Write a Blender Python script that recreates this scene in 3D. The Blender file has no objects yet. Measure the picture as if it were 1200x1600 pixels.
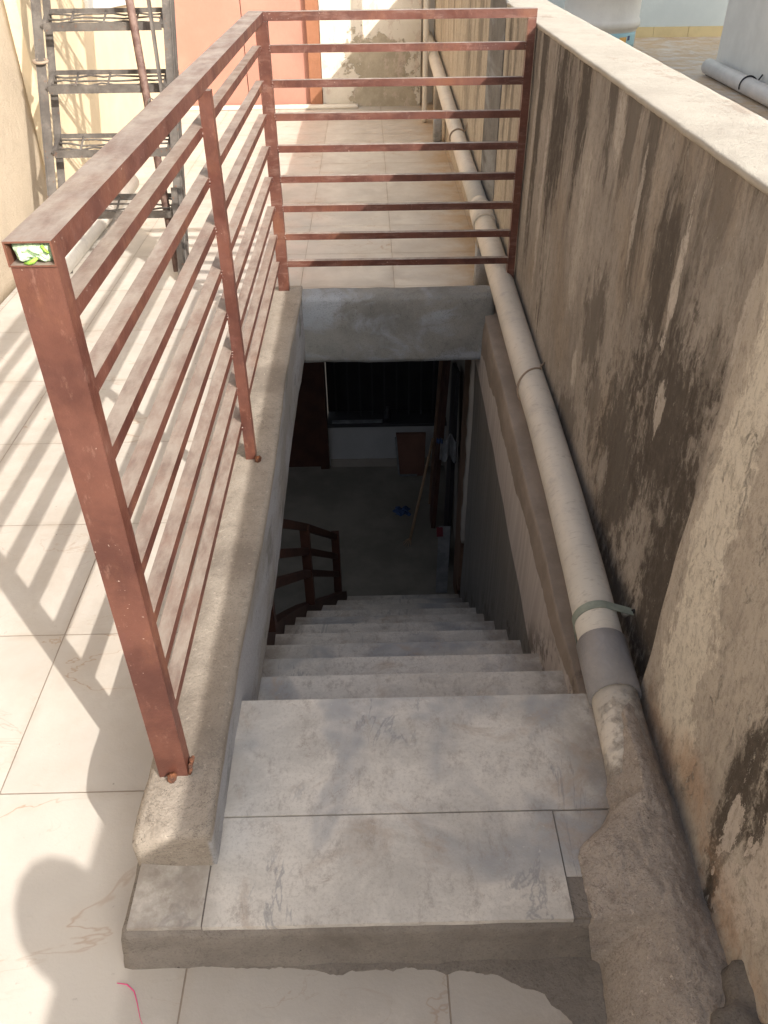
import bpy, bmesh, math, random
from mathutils import Vector, Matrix, noise as mnoise
random.seed(7)
S = bpy.context.scene
C = S.collection
# ------------------------------------------------------------------ camera
Rm = ((0.9997758, -0.01897828, 0.0093902), (-0.01892162, -0.60170751, 0.79849236), (-0.00950386, -0.79849101, -0.60193171))
cam = bpy.data.cameras.new('camera'); co = bpy.data.objects.new('camera', cam); C.objects.link(co)
cam.sensor_fit = 'VERTICAL'; cam.sensor_height = 36.0; cam.sensor_width = 27.0; cam.lens = 1266 * 36 / 1600
cam.clip_start = 0.02; cam.clip_end = 500
co.matrix_world = Matrix([(Rm[i][0], -Rm[i][1], -Rm[i][2], (0, 0, 1.6)[i]) for i in range(3)] + [(0, 0, 0, 1)])
S.camera = co
# ------------------------------------------------------------------ light
SUN = Vector((1, -1.215, .993)).normalized()          # towards the sun
w = bpy.data.worlds.new('World'); S.world = w; w.use_nodes = True
nt = w.node_tree; nt.nodes.clear()
sky = nt.nodes.new('ShaderNodeTexSky'); sky.sky_type = 'NISHITA'; sky.sun_disc = False
sky.sun_elevation = math.asin(SUN.z); sky.sun_rotation = math.atan2(SUN.x, SUN.y)
sky.dust_density = 4.0; sky.air_density = 1.0
bg = nt.nodes.new('ShaderNodeBackground'); bg.inputs[1].default_value = 0.145
wo = nt.nodes.new('ShaderNodeOutputWorld'); hs = nt.nodes.new('ShaderNodeHueSaturation'); hs.inputs['Saturation'].default_value = .5; nt.links.new(sky.outputs[0], hs.inputs['Color']); nt.links.new(hs.outputs[0], bg.inputs[0]); nt.links.new(bg.outputs[0], wo.inputs[0])
sl = bpy.data.lights.new('sun', 'SUN'); sl.energy = 3.1; sl.angle = math.radians(0.5); sl.color = (1, .945, .88)
so = bpy.data.objects.new('sun', sl); C.objects.link(so); so.rotation_euler = SUN.to_track_quat('Z', 'Y').to_euler(); so.location = (4, -5, 6)
S.view_settings.view_transform = 'Standard'; S.view_settings.look = 'None'
S.view_settings.gamma = 1; S.view_settings.exposure = 1.0
S.cycles.max_bounces = 8; S.cycles.diffuse_bounces = 6

# ------------------------------------------------------------------ material DSL
class M:
    def __init__(s, name, rough=.8, spec=.3):
        s.m = bpy.data.materials.new(name); s.m.use_nodes = True
        s.t = s.m.node_tree; s.b = s.t.nodes['Principled BSDF']
        s.b.inputs['Roughness'].default_value = rough
        s.b.inputs['Specular IOR Level'].default_value = spec
        g = s.n('ShaderNodeNewGeometry'); s.pos = g.outputs['Position']; s.nor = g.outputs['Normal']
        sp = s.n('ShaderNodeSeparateXYZ'); s.L(s.pos, sp.inputs[0]); s.x, s.y, s.z = sp.outputs
    def n(s, t): return s.t.nodes.new(t)
    def L(s, a, b):
        if hasattr(a, 'is_output') or isinstance(a, bpy.types.NodeSocket): s.t.links.new(a, b)
        else: b.default_value = a
    def vec(s, sc=(1, 1, 1), off=(0, 0, 0), src=None):
        m = s.n('ShaderNodeMapping'); s.L(src or s.pos, m.inputs[0]); m.inputs['Scale'].default_value = sc; m.inputs['Location'].default_value = off
        return m.outputs[0]
    def noise(s, scale, detail=4, rough=.55, v=None, dist=0, col=False):
        n = s.n('ShaderNodeTexNoise'); s.L(v or s.pos, n.inputs['Vector'])
        n.inputs['Scale'].default_value = scale; n.inputs['Detail'].default_value = detail
        n.inputs['Roughness'].default_value = rough; n.inputs['Distortion'].default_value = dist
        return n.outputs['Color' if col else 'Fac']
    def voro(s, scale, v=None, feat='F1', out='Distance'):
        n = s.n('ShaderNodeTexVoronoi'); n.feature = feat; s.L(v or s.pos, n.inputs['Vector']); n.inputs['Scale'].default_value = scale
        return n.outputs[out]
    def math(s, op, a, b=0.0, c=0.0, clamp=False):
        n = s.n('ShaderNodeMath'); n.operation = op; n.use_clamp = clamp
        s.L(a, n.inputs[0]); s.L(b, n.inputs[1]); s.L(c, n.inputs[2]); return n.outputs[0]
    def rng(s, a, lo, hi, t0=0.0, t1=1.0, smooth=True):
        n = s.n('ShaderNodeMapRange'); n.interpolation_type = 'SMOOTHSTEP' if smooth else 'LINEAR'
        s.L(a, n.inputs[0]); n.inputs[1].default_value = lo; n.inputs[2].default_value = hi; n.inputs[3].default_value = t0; n.inputs[4].default_value = t1
        return n.outputs[0]
    def mix(s, f, a, b, mode='MIX'):
        n = s.n('ShaderNodeMix'); n.data_type = 'RGBA'; n.blend_type = mode
        s.L(f, n.inputs['Factor']); 
        for v, k in ((a, 6), (b, 7)):
            if isinstance(v, tuple): n.inputs[k].default_value = (*v, 1) if len(v) == 3 else v
            else: s.L(v, n.inputs[k])
        return n.outputs[2]
    def mul(s, *a):
        r = a[0]
        for q in a[1:]: r = s.math('MULTIPLY', r, q)
        return r
    def line(s, v, at, wd):      # 1 on a thin line v == at
        return s.rng(s.math('ABSOLUTE', s.math('SUBTRACT', v, at)), wd * .6, wd, 1, 0)
    def band(s, v, lo, hi, soft):
        return s.mul(s.rng(v, lo - soft, lo + soft), s.rng(v, hi - soft, hi + soft, 1, 0))
    def vein(s, scale, wd, v=None, detail=5, dist=.6, rough=.55):
        n = s.noise(scale, detail, rough, v, dist)
        return s.rng(s.math('ABSOLUTE', s.math('SUBTRACT', n, .5)), 0, wd, 1, 0)
    def col(s, c):
        if isinstance(c, tuple): s.b.inputs['Base Color'].default_value = (*c, 1)
        else: s.L(c, s.b.inputs['Base Color'])
        return s
    def rough(s, r): s.L(r, s.b.inputs['Roughness']); return s
    def bump(s, h, dist=.01, st=1.0):
        n = s.n('ShaderNodeBump'); n.inputs['Strength'].default_value = st; n.inputs['Distance'].default_value = dist
        s.L(h, n.inputs['Height'])
        if s.b.inputs['Normal'].is_linked: s.L(s.b.inputs['Normal'].links[0].from_socket, n.inputs['Normal'])
        s.L(n.outputs[0], s.b.inputs['Normal']); return s

def simple(name, c, c2=None, rough=.7, sc=12, spec=.3, metal=0, bump=.002):
    m = M(name, rough, spec); c2 = c2 or tuple(v * .75 for v in c)
    m.col(m.mix(m.rng(m.noise(sc, 6, .65), .35, .65), c, c2)); m.b.inputs['Metallic'].default_value = metal
    m.bump(m.noise(sc * 12, 3), bump); return m.m

def mat_tiles(name, a, b, x0, y0, sx, sy, joint=(.27, .215, .165), vcol=(.36, .24, .16), vst=.8, dirt=1.0, rough=.28, vs=1.3, jw=.0018):
    m = M(name, rough, .45)
    fx = m.math('DIVIDE', m.math('SUBTRACT', m.x, x0), sx); fy = m.math('DIVIDE', m.math('SUBTRACT', m.y, y0), sy)
    ix = m.math('FLOOR', fx); iy = m.math('FLOOR', fy)
    gx = m.math('SUBTRACT', fx, ix); gy = m.math('SUBTRACT', fy, iy)
    ex = m.math('MULTIPLY', m.math('MINIMUM', gx, m.math('SUBTRACT', 1, gx)), sx)
    ey = m.math('MULTIPLY', m.math('MINIMUM', gy, m.math('SUBTRACT', 1, gy)), sy)
    j = m.rng(m.math('MINIMUM', ex, ey), jw * .5, jw, 1, 0)
    c = m.n('ShaderNodeCombineXYZ'); m.L(ix, c.inputs[0]); m.L(iy, c.inputs[1])
    wn = m.n('ShaderNodeTexWhiteNoise'); m.L(c.outputs[0], wn.inputs[0])
    add = m.n('ShaderNodeVectorMath'); add.operation = 'MULTIPLY_ADD'; m.L(wn.outputs['Color'], add.inputs[0]); add.inputs[1].default_value = (9, 9, 9); m.L(m.pos, add.inputs[2])
    v = add.outputs[0]
    base = m.mix(m.rng(m.noise(3, 5, .6, v), .35, .7), a, b)
    base = m.mix(m.mul(wn.outputs[0], .25), base, b)
    vv = m.vec((1.0, 2.1, 1), src=v)
    k1 = m.mul(m.vein(vs, .006, vv, 6, .5), m.rng(m.noise(2.2, 2, .5, v), .45, .62))
    k2 = m.mul(m.vein(vs * 2.3, .010, vv, 6, 1.6), m.rng(m.noise(3.1, 2, .5, v), .52, .66), .6)
    base = m.mix(m.math('MULTIPLY', m.math('MAXIMUM', k1, k2), vst), base, vcol)
    halo = m.mul(m.vein(vs, .06, vv, 6, .5), m.rng(m.noise(2.2, 2, .5, v), .45, .62), .12)
    base = m.mix(halo, base, (.55, .42, .30))
    # dust and trodden dirt
    base = m.mix(m.mul(m.rng(m.noise(1.7, 6, .7), .42, .72), .45 * dirt), base, (.40, .34, .27))
    base = m.mix(m.mul(m.rng(m.noise(55, 3, .6), .66, .74), m.rng(m.noise(4, 3), .45, .6), .45 * dirt), base, (.22, .17, .13))
    base = m.mix(m.mul(m.rng(m.voro(7), .018, .03, 1, 0), .7 * dirt), base, (.10, .08, .07))
    # stained strip along the parapet foot beyond the railing
    st = m.mul(m.rng(m.x, .25, .62), m.rng(m.y, 3.2, 3.7), m.rng(m.noise(4, 5, .7), .3, .6))
    base = m.mix(m.mul(st, .75), base, (.42, .27, .13))
    if dirt >= 1:      # cement film trodden out from the foot of the platform
        yy = m.math('ADD', m.y, m.mul(m.math('SUBTRACT', m.noise(9, 9, .78), .5), .16))
        fm = m.mul(m.band(yy, .60, .73, .022), m.rng(m.x, .44, .40), m.rng(m.x, -.50, -.47))
        base = m.mix(m.mul(fm, .3), base, (.27, .24, .21))
        fx_ = m.math('ADD', m.x, m.mul(m.math('SUBTRACT', m.noise(9, 9, .78), .5), .2))
        base = m.mix(m.mul(m.rng(fx_, .28, .36), m.rng(m.y, .74, .70), .75), base, (.24, .21, .18))
        base = m.mix(m.mul(m.rng(m.noise(34, 8, .8), .60, .70), m.rng(m.y, .45, .69), m.rng(m.y, .75, .72), .5), base, (.24, .21, .18))
    base = m.mix(m.mul(m.rng(m.math('MINIMUM', ex, ey), .028, .0), m.rng(m.noise(5, 7, .72), .40, .66), .35), base, (.36, .29, .22))
    base = m.mix(m.mul(m.rng(m.noise(.9, 8, .72, m.vec(off=(5, 5, 5))), .50, .56), m.rng(m.noise(.9, 8, .72, m.vec(off=(5, 5, 5))), .60, .56), .16 * dirt), base, (.38, .32, .26))
    base = m.mix(m.mul(j, .85), base, joint)
    m.col(base); m.rough(m.rng(m.noise(6, 5, .7), .3, .7, rough, rough + .35))
    m.bump(m.mul(j, -1.0), .002).bump(m.noise(120, 3), .0006); return m.m

def mat_marble():
    m = M('grey_marble', .42, .35)
    v = m.pos
    n1 = m.noise(4.5, 7, .68, m.vec((1, 1.3, 1.3)), .5)
    c = m.mix(m.rng(n1, .36, .66), (.66, .62, .555), (.49, .462, .415))
    c = m.mix(m.mul(m.rng(m.noise(3.0, 4, .55, m.vec(off=(3, 1, 2)), .4), .50, .64), .8), c, (.29, .30, .315))
    c = m.mix(m.mul(m.rng(m.noise(5.5, 6, .7, m.vec(off=(7, 4, 1)), .8), .53, .69), .7), c, (.41, .33, .26))
    c = m.mix(m.mul(m.rng(m.noise(26, 8, .82, m.vec((1, .6, 1))), .50, .66), .6), c, (.29, .25, .215))
    sv = m.vec((1.6, .55, .8), off=(1.3, 0, 0))
    c = m.mix(m.mul(m.vein(3.0, .02, sv, 6, 1.8, .6), m.rng(m.noise(4.1, 3), .52, .62), .55), c, (.20, .205, .22))
    c = m.mix(m.mul(m.vein(5.5, .011, m.vec(off=(5, 2, 8)), 6, 2.4, .65), m.rng(m.noise(5.1, 3, .6, m.vec(off=(2, 2, 2))), .55, .66), .5), c, (.24, .17, .13))
    c = m.mix(m.mul(m.rng(m.noise(70, 4, .7), .62, .72), .5), c, (.62, .60, .56))
    # darker brown towards both sides, broken up by noise
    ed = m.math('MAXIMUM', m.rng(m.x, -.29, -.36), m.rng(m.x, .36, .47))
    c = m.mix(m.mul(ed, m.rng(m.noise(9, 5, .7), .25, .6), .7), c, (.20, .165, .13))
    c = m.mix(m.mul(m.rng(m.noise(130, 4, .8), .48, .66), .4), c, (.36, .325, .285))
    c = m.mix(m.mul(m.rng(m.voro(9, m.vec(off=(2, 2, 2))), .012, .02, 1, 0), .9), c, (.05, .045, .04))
    nz = m.math('ADD', m.mul(m.math('SUBTRACT', m.y, 1.236), 4.0), 0.0); fr = m.math('FRACT', nz)      # darker along the back of each tread, uneven with noise
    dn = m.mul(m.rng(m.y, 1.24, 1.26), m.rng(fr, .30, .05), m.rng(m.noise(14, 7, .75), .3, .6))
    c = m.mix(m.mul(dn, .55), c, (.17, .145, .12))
    m.col(c); m.rough(m.rng(m.noise(8, 5, .7), .3, .7, .34, .62))
    m.bump(m.noise(60, 5, .6), .0012); return m.m

def mat_cement(name, a, b, dark, blue=None, k=1.0, spk=.5, bmp=.003, kerb=False):
    m = M(name, .9, .15)
    c = m.mix(m.rng(m.noise(5, 7, .68), .34, .66), a, b)
    c = m.mix(m.mul(m.rng(m.noise(2.4, 5, .6, m.vec(off=(4, 3, 9))), .5, .68), .7), c, dark)
    c = m.mix(m.mul(m.rng(m.noise(38, 6, .78), .5, .7), .55 * k), c, dark)
    if blue: c = m.mix(m.mul(m.rng(m.noise(3.3, 5, .6, m.vec((1, .5, 1.6), off=(1, 8, 3)), .5), .47, .63), .85), c, blue)
    c = m.mix(m.mul(m.rng(m.noise(90, 4, .7), .60, .70), spk), c, tuple(min(.8, v * 1.5) for v in a))
    c = m.mix(m.mul(m.vein(4.5, .006, None, 7, 2.2, .7), m.rng(m.noise(3, 2), .53, .6), .8), c, tuple(v * .3 for v in dark))
    c = m.mix(m.mul(m.rng(m.voro(11), .02, .035, 1, 0), .8), c, tuple(v * .35 for v in dark))
    if kerb:      # bluish wash left on the face towards the stair
        f = m.mul(m.rng(m.x, -.328, -.320), m.rng(m.z, .215, .20))
        c = m.mix(m.mul(f, .8), c, m.mix(m.rng(m.noise(2.5, 6, .65, m.vec((1, .8, 2))), .42, .6), (.33, .33, .32), (.42, .44, .48)))
        c = m.mix(m.mul(f, m.rng(m.noise(5, 7, .72, m.vec((1, .8, 2), off=(4, 4, 4))), .52, .66), .7), c, (.17, .17, .16))
    c = m.mix(m.mul(m.rng(m.noise(210, 3, .7), .5, .68), .35), c, tuple(v * .6 for v in dark))
    m.col(c); m.bump(m.noise(16, 7, .7), bmp * 2).bump(m.noise(110, 5, .7), bmp * .6); return m.m

def mat_parapet(near=False):
    m = M('stained_plaster_near' if near else 'stained_plaster', .93, .1)
    wob = m.n('ShaderNodeVectorMath'); wob.operation = 'MULTIPLY_ADD'
    m.L(m.noise(5.0, 5, .65, col=True), wob.inputs[0]); wob.inputs[1].default_value = (0, .06, .12); m.L(m.pos, wob.inputs[2]); W = wob.outputs[0]
    V = lambda sy, sz, oy=0, oz=0: m.vec((0, sy, sz), off=(0, oy, oz), src=W)
    N1 = m.math('SUBTRACT', m.noise(6.5, 10, .78, V(1.2, .75, 1, 1)), .5)
    N2 = m.math('SUBTRACT', m.noise(22, 8, .78, V(1.3, .6, 3, 1)), .5)
    N3 = m.math('SUBTRACT', m.noise(1, 9, .74, V(13, 1.1, 6, 2)), .5)
    def blob(y0, z0, ry, rz, soft=.5, amp=2.2, fine=1.0, st=0):
        a = m.math('DIVIDE', m.math('SUBTRACT', m.y, y0), ry); b = m.math('DIVIDE', m.math('SUBTRACT', m.z, z0), rz)
        r = m.math('SQRT', m.math('ADD', m.mul(a, a), m.mul(b, b)))
        f = m.math('ADD', m.math('ADD', m.math('SUBTRACT', 1.0, r), m.mul(N1, amp)), m.mul(N2, fine))
        if st: f = m.math('ADD', f, m.mul(N3, st))
        return m.rng(f, 0, soft)
    c = m.mix(m.rng(m.noise(2.6, 8, .70, V(1, .8)), .30, .70), (.40, .36, .315), (.27, .243, .215))
    c = m.mix(m.mul(m.rng(m.noise(2.2, 6, .68, V(1, .8, 7, 2)), .48, .66), .55), c, (.33, .265, .20))
    if not near: c = m.mix(m.mul(m.rng(m.y, 3.3, 4.0), .75), c, (.54, .47, .37))
    c = m.mix(m.mul(m.rng(m.noise(1, 8, .72, V(7, 1.2, 2, 3)), .48, .70), .55), c, (.43, .395, .35))
    c = m.mix(m.mul(m.rng(m.noise(1, 9, .74, V(10, 2.0, 5, 0)), .46, .70), .55), c, (.20, .175, .15))
    if not near:
        up = m.rng(m.math('ADD', m.z, m.mul(m.noise(3, 6, .7, V(2, .6)), .9)), .9, 1.5)
        s1 = m.mul(m.rng(m.noise(1, 9, .74, V(5.5, .75, .9, 0)), .50, .62), m.rng(m.noise(1, 9, .78, V(22, 7, 3, 0)), .30, .60), up)
        c = m.mix(m.mul(s1, .85), c, (.075, .065, .056))
        for (y0, z0, ry, rz, k) in ((2.93, 1.05, .13, .62, .95), (3.28, 1.1, .08, .8, .8), (2.62, 1.2, .10, .40, .85), (2.30, 1.2, .07, .34, .7), (2.10, 1.22, .09, .25, .6), (1.93, 1.2, .06, .42, .6), (1.5, 1.2, .10, .2, .4), (3.9, .9, .06, .5, .5), (5.2, .9, .14, .6, .5), (4.1, 1.0, .04, .5, .5), (5.8, .8, .2, .6, .4),
                                     (1.70, .92, .10, .34, .8), (1.50, .66, .27, .32, .85), (1.75, .42, .26, .36, .75), (2.15, .62, .14, .22, .6), (2.03, .45, .10, .16, .5), (1.33, .34, .15, .60, .9), (1.62, .10, .30, .16, .7), (1.36, .85, .07, .2, .5), (2.3, .25, .2, .1, .5)):
            up_ = z0 > .89
            c = m.mix(m.mul(blob(y0, z0, ry, rz, .55 if up_ else .6, 1.2 if up_ else 2.6, 2.2 if up_ else 2.8, 3.4 if up_ else 0), min(.95, k * 1.1)), c, (.078, .067, .058))
        for (y0, z0, ry, rz, k) in ((1.62, .98, .022, .16, .8), (1.95, 1.0, .02, .14, .6), (1.28, 1.02, .03, .10, .6), (1.56, .70, .03, .07, .7), (2.9, .62, .05, .2, .4), (2.45, .75, .06, .25, .35), (2.30, .42, .03, .08, .7), (1.85, .33, .04, .08, .4), (3.35, .8, .035, .35, .5), (3.08, .7, .03, .3, .5), (2.2, 1.15, .05, .10, .5)):
            c = m.mix(m.mul(blob(y0, z0, ry, rz, .35, 2.2, 3.2), k), c, (.58, .53, .47))
    else:
        c = m.mix(m.mul(m.rng(m.noise(1, 8, .72, V(5, 2.4, 8, 8)), .34, .52), .8), c, (.49, .44, .375))
        for (y0, z0, ry, rz) in ((1.10, .75, .075, .55), (1.06, .42, .09, .30), (.985, .27, .06, .12)):
            c = m.mix(m.mul(blob(y0, z0, ry, rz, .30, 1.7, 2.6), .92), c, (.66, .61, .52))
        c = m.mix(m.mul(blob(.92, .26, .12, .10, .8, 1.4, 1), .6), c, (.42, .27, .17))
        for (y0, z0, ry, rz) in ((.775, .40, .055, .30), (.745, .16, .035, .09), (.70, .52, .05, .25)):
            c = m.mix(m.mul(blob(y0, z0, ry, rz, .45, 1.3, 2.4), .92), c, (.058, .048, .040))
        for (y0, z0, ry, rz) in ((.765, .34, .022, .12), (.72, .25, .03, .09), (.66, .40, .05, .2)):
            c = m.mix(m.mul(blob(y0, z0, ry, rz, .15, 2.0, 4.0), .85), c, (.56, .50, .44))
        c = m.mix(m.mul(m.rng(m.z, .30, .16), m.rng(m.noise(6, 8, .72, V(1, 1, 1, 9)), .42, .6), .7), c, (.42, .28, .19))
    k = .575 if near else .61
    fl = m.mul(m.rng(m.noise(1, 10, .80, V(16, 6, 4, 0)), k, k + .03), m.rng(m.noise(1.9, 4, .6, V(1, .8)), .42, .56))
    c = m.mix(m.mul(fl, .75), c, (.58, .53, .46))
    fl2 = m.mul(m.rng(m.noise(1, 10, .82, V(52, 30, 1, 0)), .61, .64), m.rng(m.noise(2.7, 5, .65, V(1, 1, 9, 9)), .44, .60))
    c = m.mix(m.mul(fl2, .8), c, (.60, .55, .48))
    c = m.mix(m.mul(m.rng(m.noise(44, 9, .85, V(1, .6)), .47, .62), .5), c, (.17, .145, .12))
    c = m.mix(m.mul(m.rng(m.noise(140, 4, .75, V(1, 1)), .56, .68), .45), c, (.12, .098, .08))
    m.col(c); m.bump(m.noise(14, 8, .7), .006).bump(m.noise(95, 5, .75), .003).bump(m.mul(fl, 1.0), .0012); return m.m

def mat_limewash(name, base, under, th=.56, sc=3.5, dirt=(.30, .24, .18), ds=.35):
    m = M(name, .9, .15)
    c = m.mix(m.rng(m.noise(9, 6, .65), .35, .7), base, tuple(v * .88 for v in base))
    p = m.rng(m.noise(sc, 9, .74, m.vec((1, 1.3, 1)), .8), th, th + .02)
    c = m.mix(p, c, m.mix(m.rng(m.noise(20, 5, .7), .35, .65), under, tuple(v * .72 for v in under)))
    c = m.mix(m.mul(m.rng(m.noise(4, 6, .7, m.vec((1, 4, 1))), .52, .7), ds), c, dirt)
    m.col(c); m.bump(m.mul(p, -1.0), .003).bump(m.noise(60, 5, .7), .0025); return m.m

def mat_paint():   # red-brown oxide paint with dust lying on upward faces
    m = M('red_oxide_paint', .42, .45)
    c = m.mix(m.rng(m.noise(7, 6, .65), .33, .66), (.070, .024, .017), (.125, .048, .032))
    c = m.mix(m.mul(m.rng(m.noise(60, 5, .75, m.vec((1, 1, .4))), .56, .70), .40), c, (.24, .13, .095))
    c = m.mix(m.mul(m.rng(m.noise(14, 8, .75, m.vec((.5, .5, 2.4))), .5, .66), m.rng(m.y, 3.40, 3.45), .40), c, (.24, .15, .12))
    c = m.mix(m.mul(m.rng(m.noise(5, 7, .7, m.vec((1, 1, .5), off=(2, 2, 2))), .52, .68), .5), c, (.20, .085, .045))
    c = m.mix(m.mul(m.rng(m.noise(150, 2, .6), .71, .74), m.rng(m.noise(6, 3), .5, .62), .8), c, (.62, .50, .42))
    c = m.mix(m.mul(m.rng(m.noise(9, 6, .7, m.vec(off=(4, 4, 4))), .58, .7), .5), c, (.12, .045, .035))
    sp = m.n('ShaderNodeSeparateXYZ'); m.L(m.nor, sp.inputs[0])
    up = m.rng(sp.outputs[2], .45, .85)
    d = m.rng(m.noise(11, 7, .72, m.vec((2.4, .8, 1))), .28, .70, .35, .95)
    c = m.mix(m.mul(up, d), c, (.32, .27, .225))
    m.col(c); m.rough(m.rng(m.noise(12, 4), .3, .7, .34, .6)); m.bump(m.noise(70, 5, .7), .0012).bump(m.noise(11, 4, .6), .002); return m.m

def mat_iron():
    m = M('rusty_iron', .75, .3)
    c = m.mix(m.rng(m.noise(6, 6, .7), .35, .65), (.13, .115, .10), (.075, .065, .057))
    c = m.mix(m.mul(m.rng(m.noise(13, 5, .7), .52, .72), .45), c, (.22, .19, .16))
    c = m.mix(m.mul(m.rng(m.noise(30, 4, .7), .6, .7), .7), c, (.16, .07, .035))
    m.col(c); m.bump(m.noise(90, 4, .7), .002); return m.m

def mat_pvc():
    m = M('weathered_pvc', .5, .35)
    c = m.mix(m.rng(m.noise(4, 5, .6), .35, .65), (.64, .59, .51), (.57, .53, .46))
    c = m.mix(m.mul(m.rng(m.noise(30, 6, .72, m.vec((1, 3, 1)), .8), .54, .68), .5), c, (.33, .28, .23))
    c = m.mix(m.mul(m.rng(m.noise(7, 5, .7, m.vec(off=(3, 3, 3))), .53, .7), .5), c, (.40, .37, .35))
    # mortar splashed on the near end
    w_ = m.math('ADD', m.math('ADD', m.mul(m.math('SUBTRACT', m.x, .53), 5.0), m.mul(m.math('SUBTRACT', 1.14, m.y), 3.0)), m.mul(m.math('SUBTRACT', m.noise(18, 9, .78), .5), 2.4))
    spl = m.mul(m.rng(m.y, 1.25, 1.20), m.rng(w_, -.15, .45))
    c = m.mix(m.mul(spl, .8), c, m.mix(m.rng(m.noise(40, 6, .75), .4, .6), (.29, .24, .20), (.17, .14, .12)))
    m.col(c); m.bump(m.noise(50, 4), .0008).bump(spl, .003); return m.m

def mat_stairwall():   # three bands one above the other: brown plaster, pinkish, dark grey
    m = M('stairwell_plaster', .9, .15)
    e = m.mul(m.math('SUBTRACT', m.noise(4.0, 6, .62, m.vec((0, 1, 1))), .5), .14)
    zz = m.math('ADD', m.z, e)
    st = m.noise(1, 6, .6, m.vec((0, 30, 1.2)))
    brown = m.mix(m.rng(m.noise(5, 6, .7), .35, .65), (.35, .29, .24), (.27, .225, .185))
    pink = m.mix(m.rng(st, .35, .65), (.60, .545, .50), (.50, .445, .405))
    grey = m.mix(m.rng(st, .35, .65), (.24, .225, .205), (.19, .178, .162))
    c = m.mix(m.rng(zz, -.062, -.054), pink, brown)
    # straight edge between the pinkish band and the dark grey
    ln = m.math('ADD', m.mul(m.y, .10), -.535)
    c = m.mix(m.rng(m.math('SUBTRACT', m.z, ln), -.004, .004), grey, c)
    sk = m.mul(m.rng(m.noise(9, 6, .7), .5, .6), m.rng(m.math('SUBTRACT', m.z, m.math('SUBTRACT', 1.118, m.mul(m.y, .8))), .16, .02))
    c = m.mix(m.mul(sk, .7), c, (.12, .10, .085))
    m.col(c); m.bump(m.noise(30, 6, .7), .004); return m.m

T = {}
T['terrace'] = mat_tiles('cream_marble_tile', (.56, .52, .46), (.49, .455, .405), -.862, 1.093, .489, .497)
T['n_tile'] = mat_tiles('beige_tile', (.52, .475, .42), (.48, .44, .39), 0, .3, .6, .6, vst=.0, dirt=.1, rough=.5)
T['marble'] = mat_marble()
T['kerb'] = mat_cement('kerb_cement', (.36, .315, .26), (.29, .25, .205), (.18, .152, .125), k=1.1, kerb=True)
T['header'] = mat_cement('grey_cement', (.285, .28, .26), (.23, .23, .22), (.15, .15, .145), blue=(.33, .36, .40), k=.6, spk=.25)
T['plinth'] = mat_cement('dark_cement', (.27, .24, .205), (.215, .19, .165), (.145, .125, .105), k=.9, spk=.25)
T['mortar'] = mat_cement('brown_mortar', (.52, .455, .395), (.41, .355, .305), (.25, .21, .175), k=1.0, spk=.6, bmp=.010)
T['darkmortar'] = mat_cement('mouldy_mortar', (.20, .18, .16), (.13, .118, .105), (.07, .062, .055), k=.8, spk=.2, bmp=.006)
T['parapet'] = mat_parapet(); T['parapet_near'] = mat_parapet(True)
def mat_cap():
    m = M('cap_limewash', .92, .12)
    c = m.mix(m.rng(m.noise(7, 7, .7), .35, .65), (.47, .43, .36), (.41, .37, .31))
    c = m.mix(m.mul(m.rng(m.noise(2.6, 9, .75, m.vec((1.6, 1, 1))), .56, .62), .75), c, (.35, .29, .235))
    c = m.mix(m.mul(m.rng(m.noise(60, 6, .8), .55, .7), .35), c, (.38, .32, .26))
    c = m.mix(m.mul(m.rng(m.noise(30, 8, .8, m.vec((.5, 2, 1))), .62, .66), .6), c, (.25, .21, .17))
    m.col(c); m.bump(m.noise(50, 7, .8), .004).bump(m.noise(9, 5), .004); return m.m
T['cap'] = mat_cap()
T['paint'] = mat_paint(); T['iron'] = mat_iron(); T['pvc'] = mat_pvc(); T['stairwall'] = mat_stairwall()
T['rodpaint'] = simple('brown_rod_paint', (.10, .055, .045), (.19, .125, .10), .6, 25)
T['coupling'] = simple('grey_pvc', (.30, .285, .28), (.25, .24, .235), .42, 9, .4)
T['strap'] = simple('faded_strap', (.30, .33, .27), (.22, .25, .21), .6, 14)
T['tie'] = simple('tan_tie', (.34, .26, .19), (.26, .2, .15), .7, 30)
T['zinc'] = simple('zinc', (.5, .48, .45), (.35, .33, .3), .4, 60, metal=.6)
T['rust'] = simple('rust', (.26, .10, .045), (.10, .05, .035), .85, 50, bump=.004)
T['bag'] = simple('green_plastic', (.56, .72, .50), (.46, .66, .38), .38, 40, .5)
T['baggreen'] = simple('bright_green_plastic', (.32, .60, .08), (.25, .5, .06), .4, 40, .5)
def mat_stucco():
    m = M('rough_stucco', .95, .1)
    c = m.mix(m.rng(m.noise(1.8, 6, .65), .35, .65), (.52, .43, .32), (.46, .38, .285))
    c = m.mix(m.mul(m.rng(m.noise(1.2, 5, .6, m.vec((1, 1.2, .6), off=(3, 3, 3))), .48, .64), .55), c, (.37, .335, .28))
    c = m.mix(m.mul(m.rng(m.noise(130, 4, .8), .5, .66), .4), c, (.33, .26, .19))
    m.col(c); m.bump(m.noise(120, 5, .8), .006).bump(m.noise(20, 6, .7), .008); return m.m
T['stucco'] = mat_stucco()
T['yellow'] = simple('yellow_limewash', (.68, .56, .385), (.62, .51, .345), .9, 3, .15, bump=.003)
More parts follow.
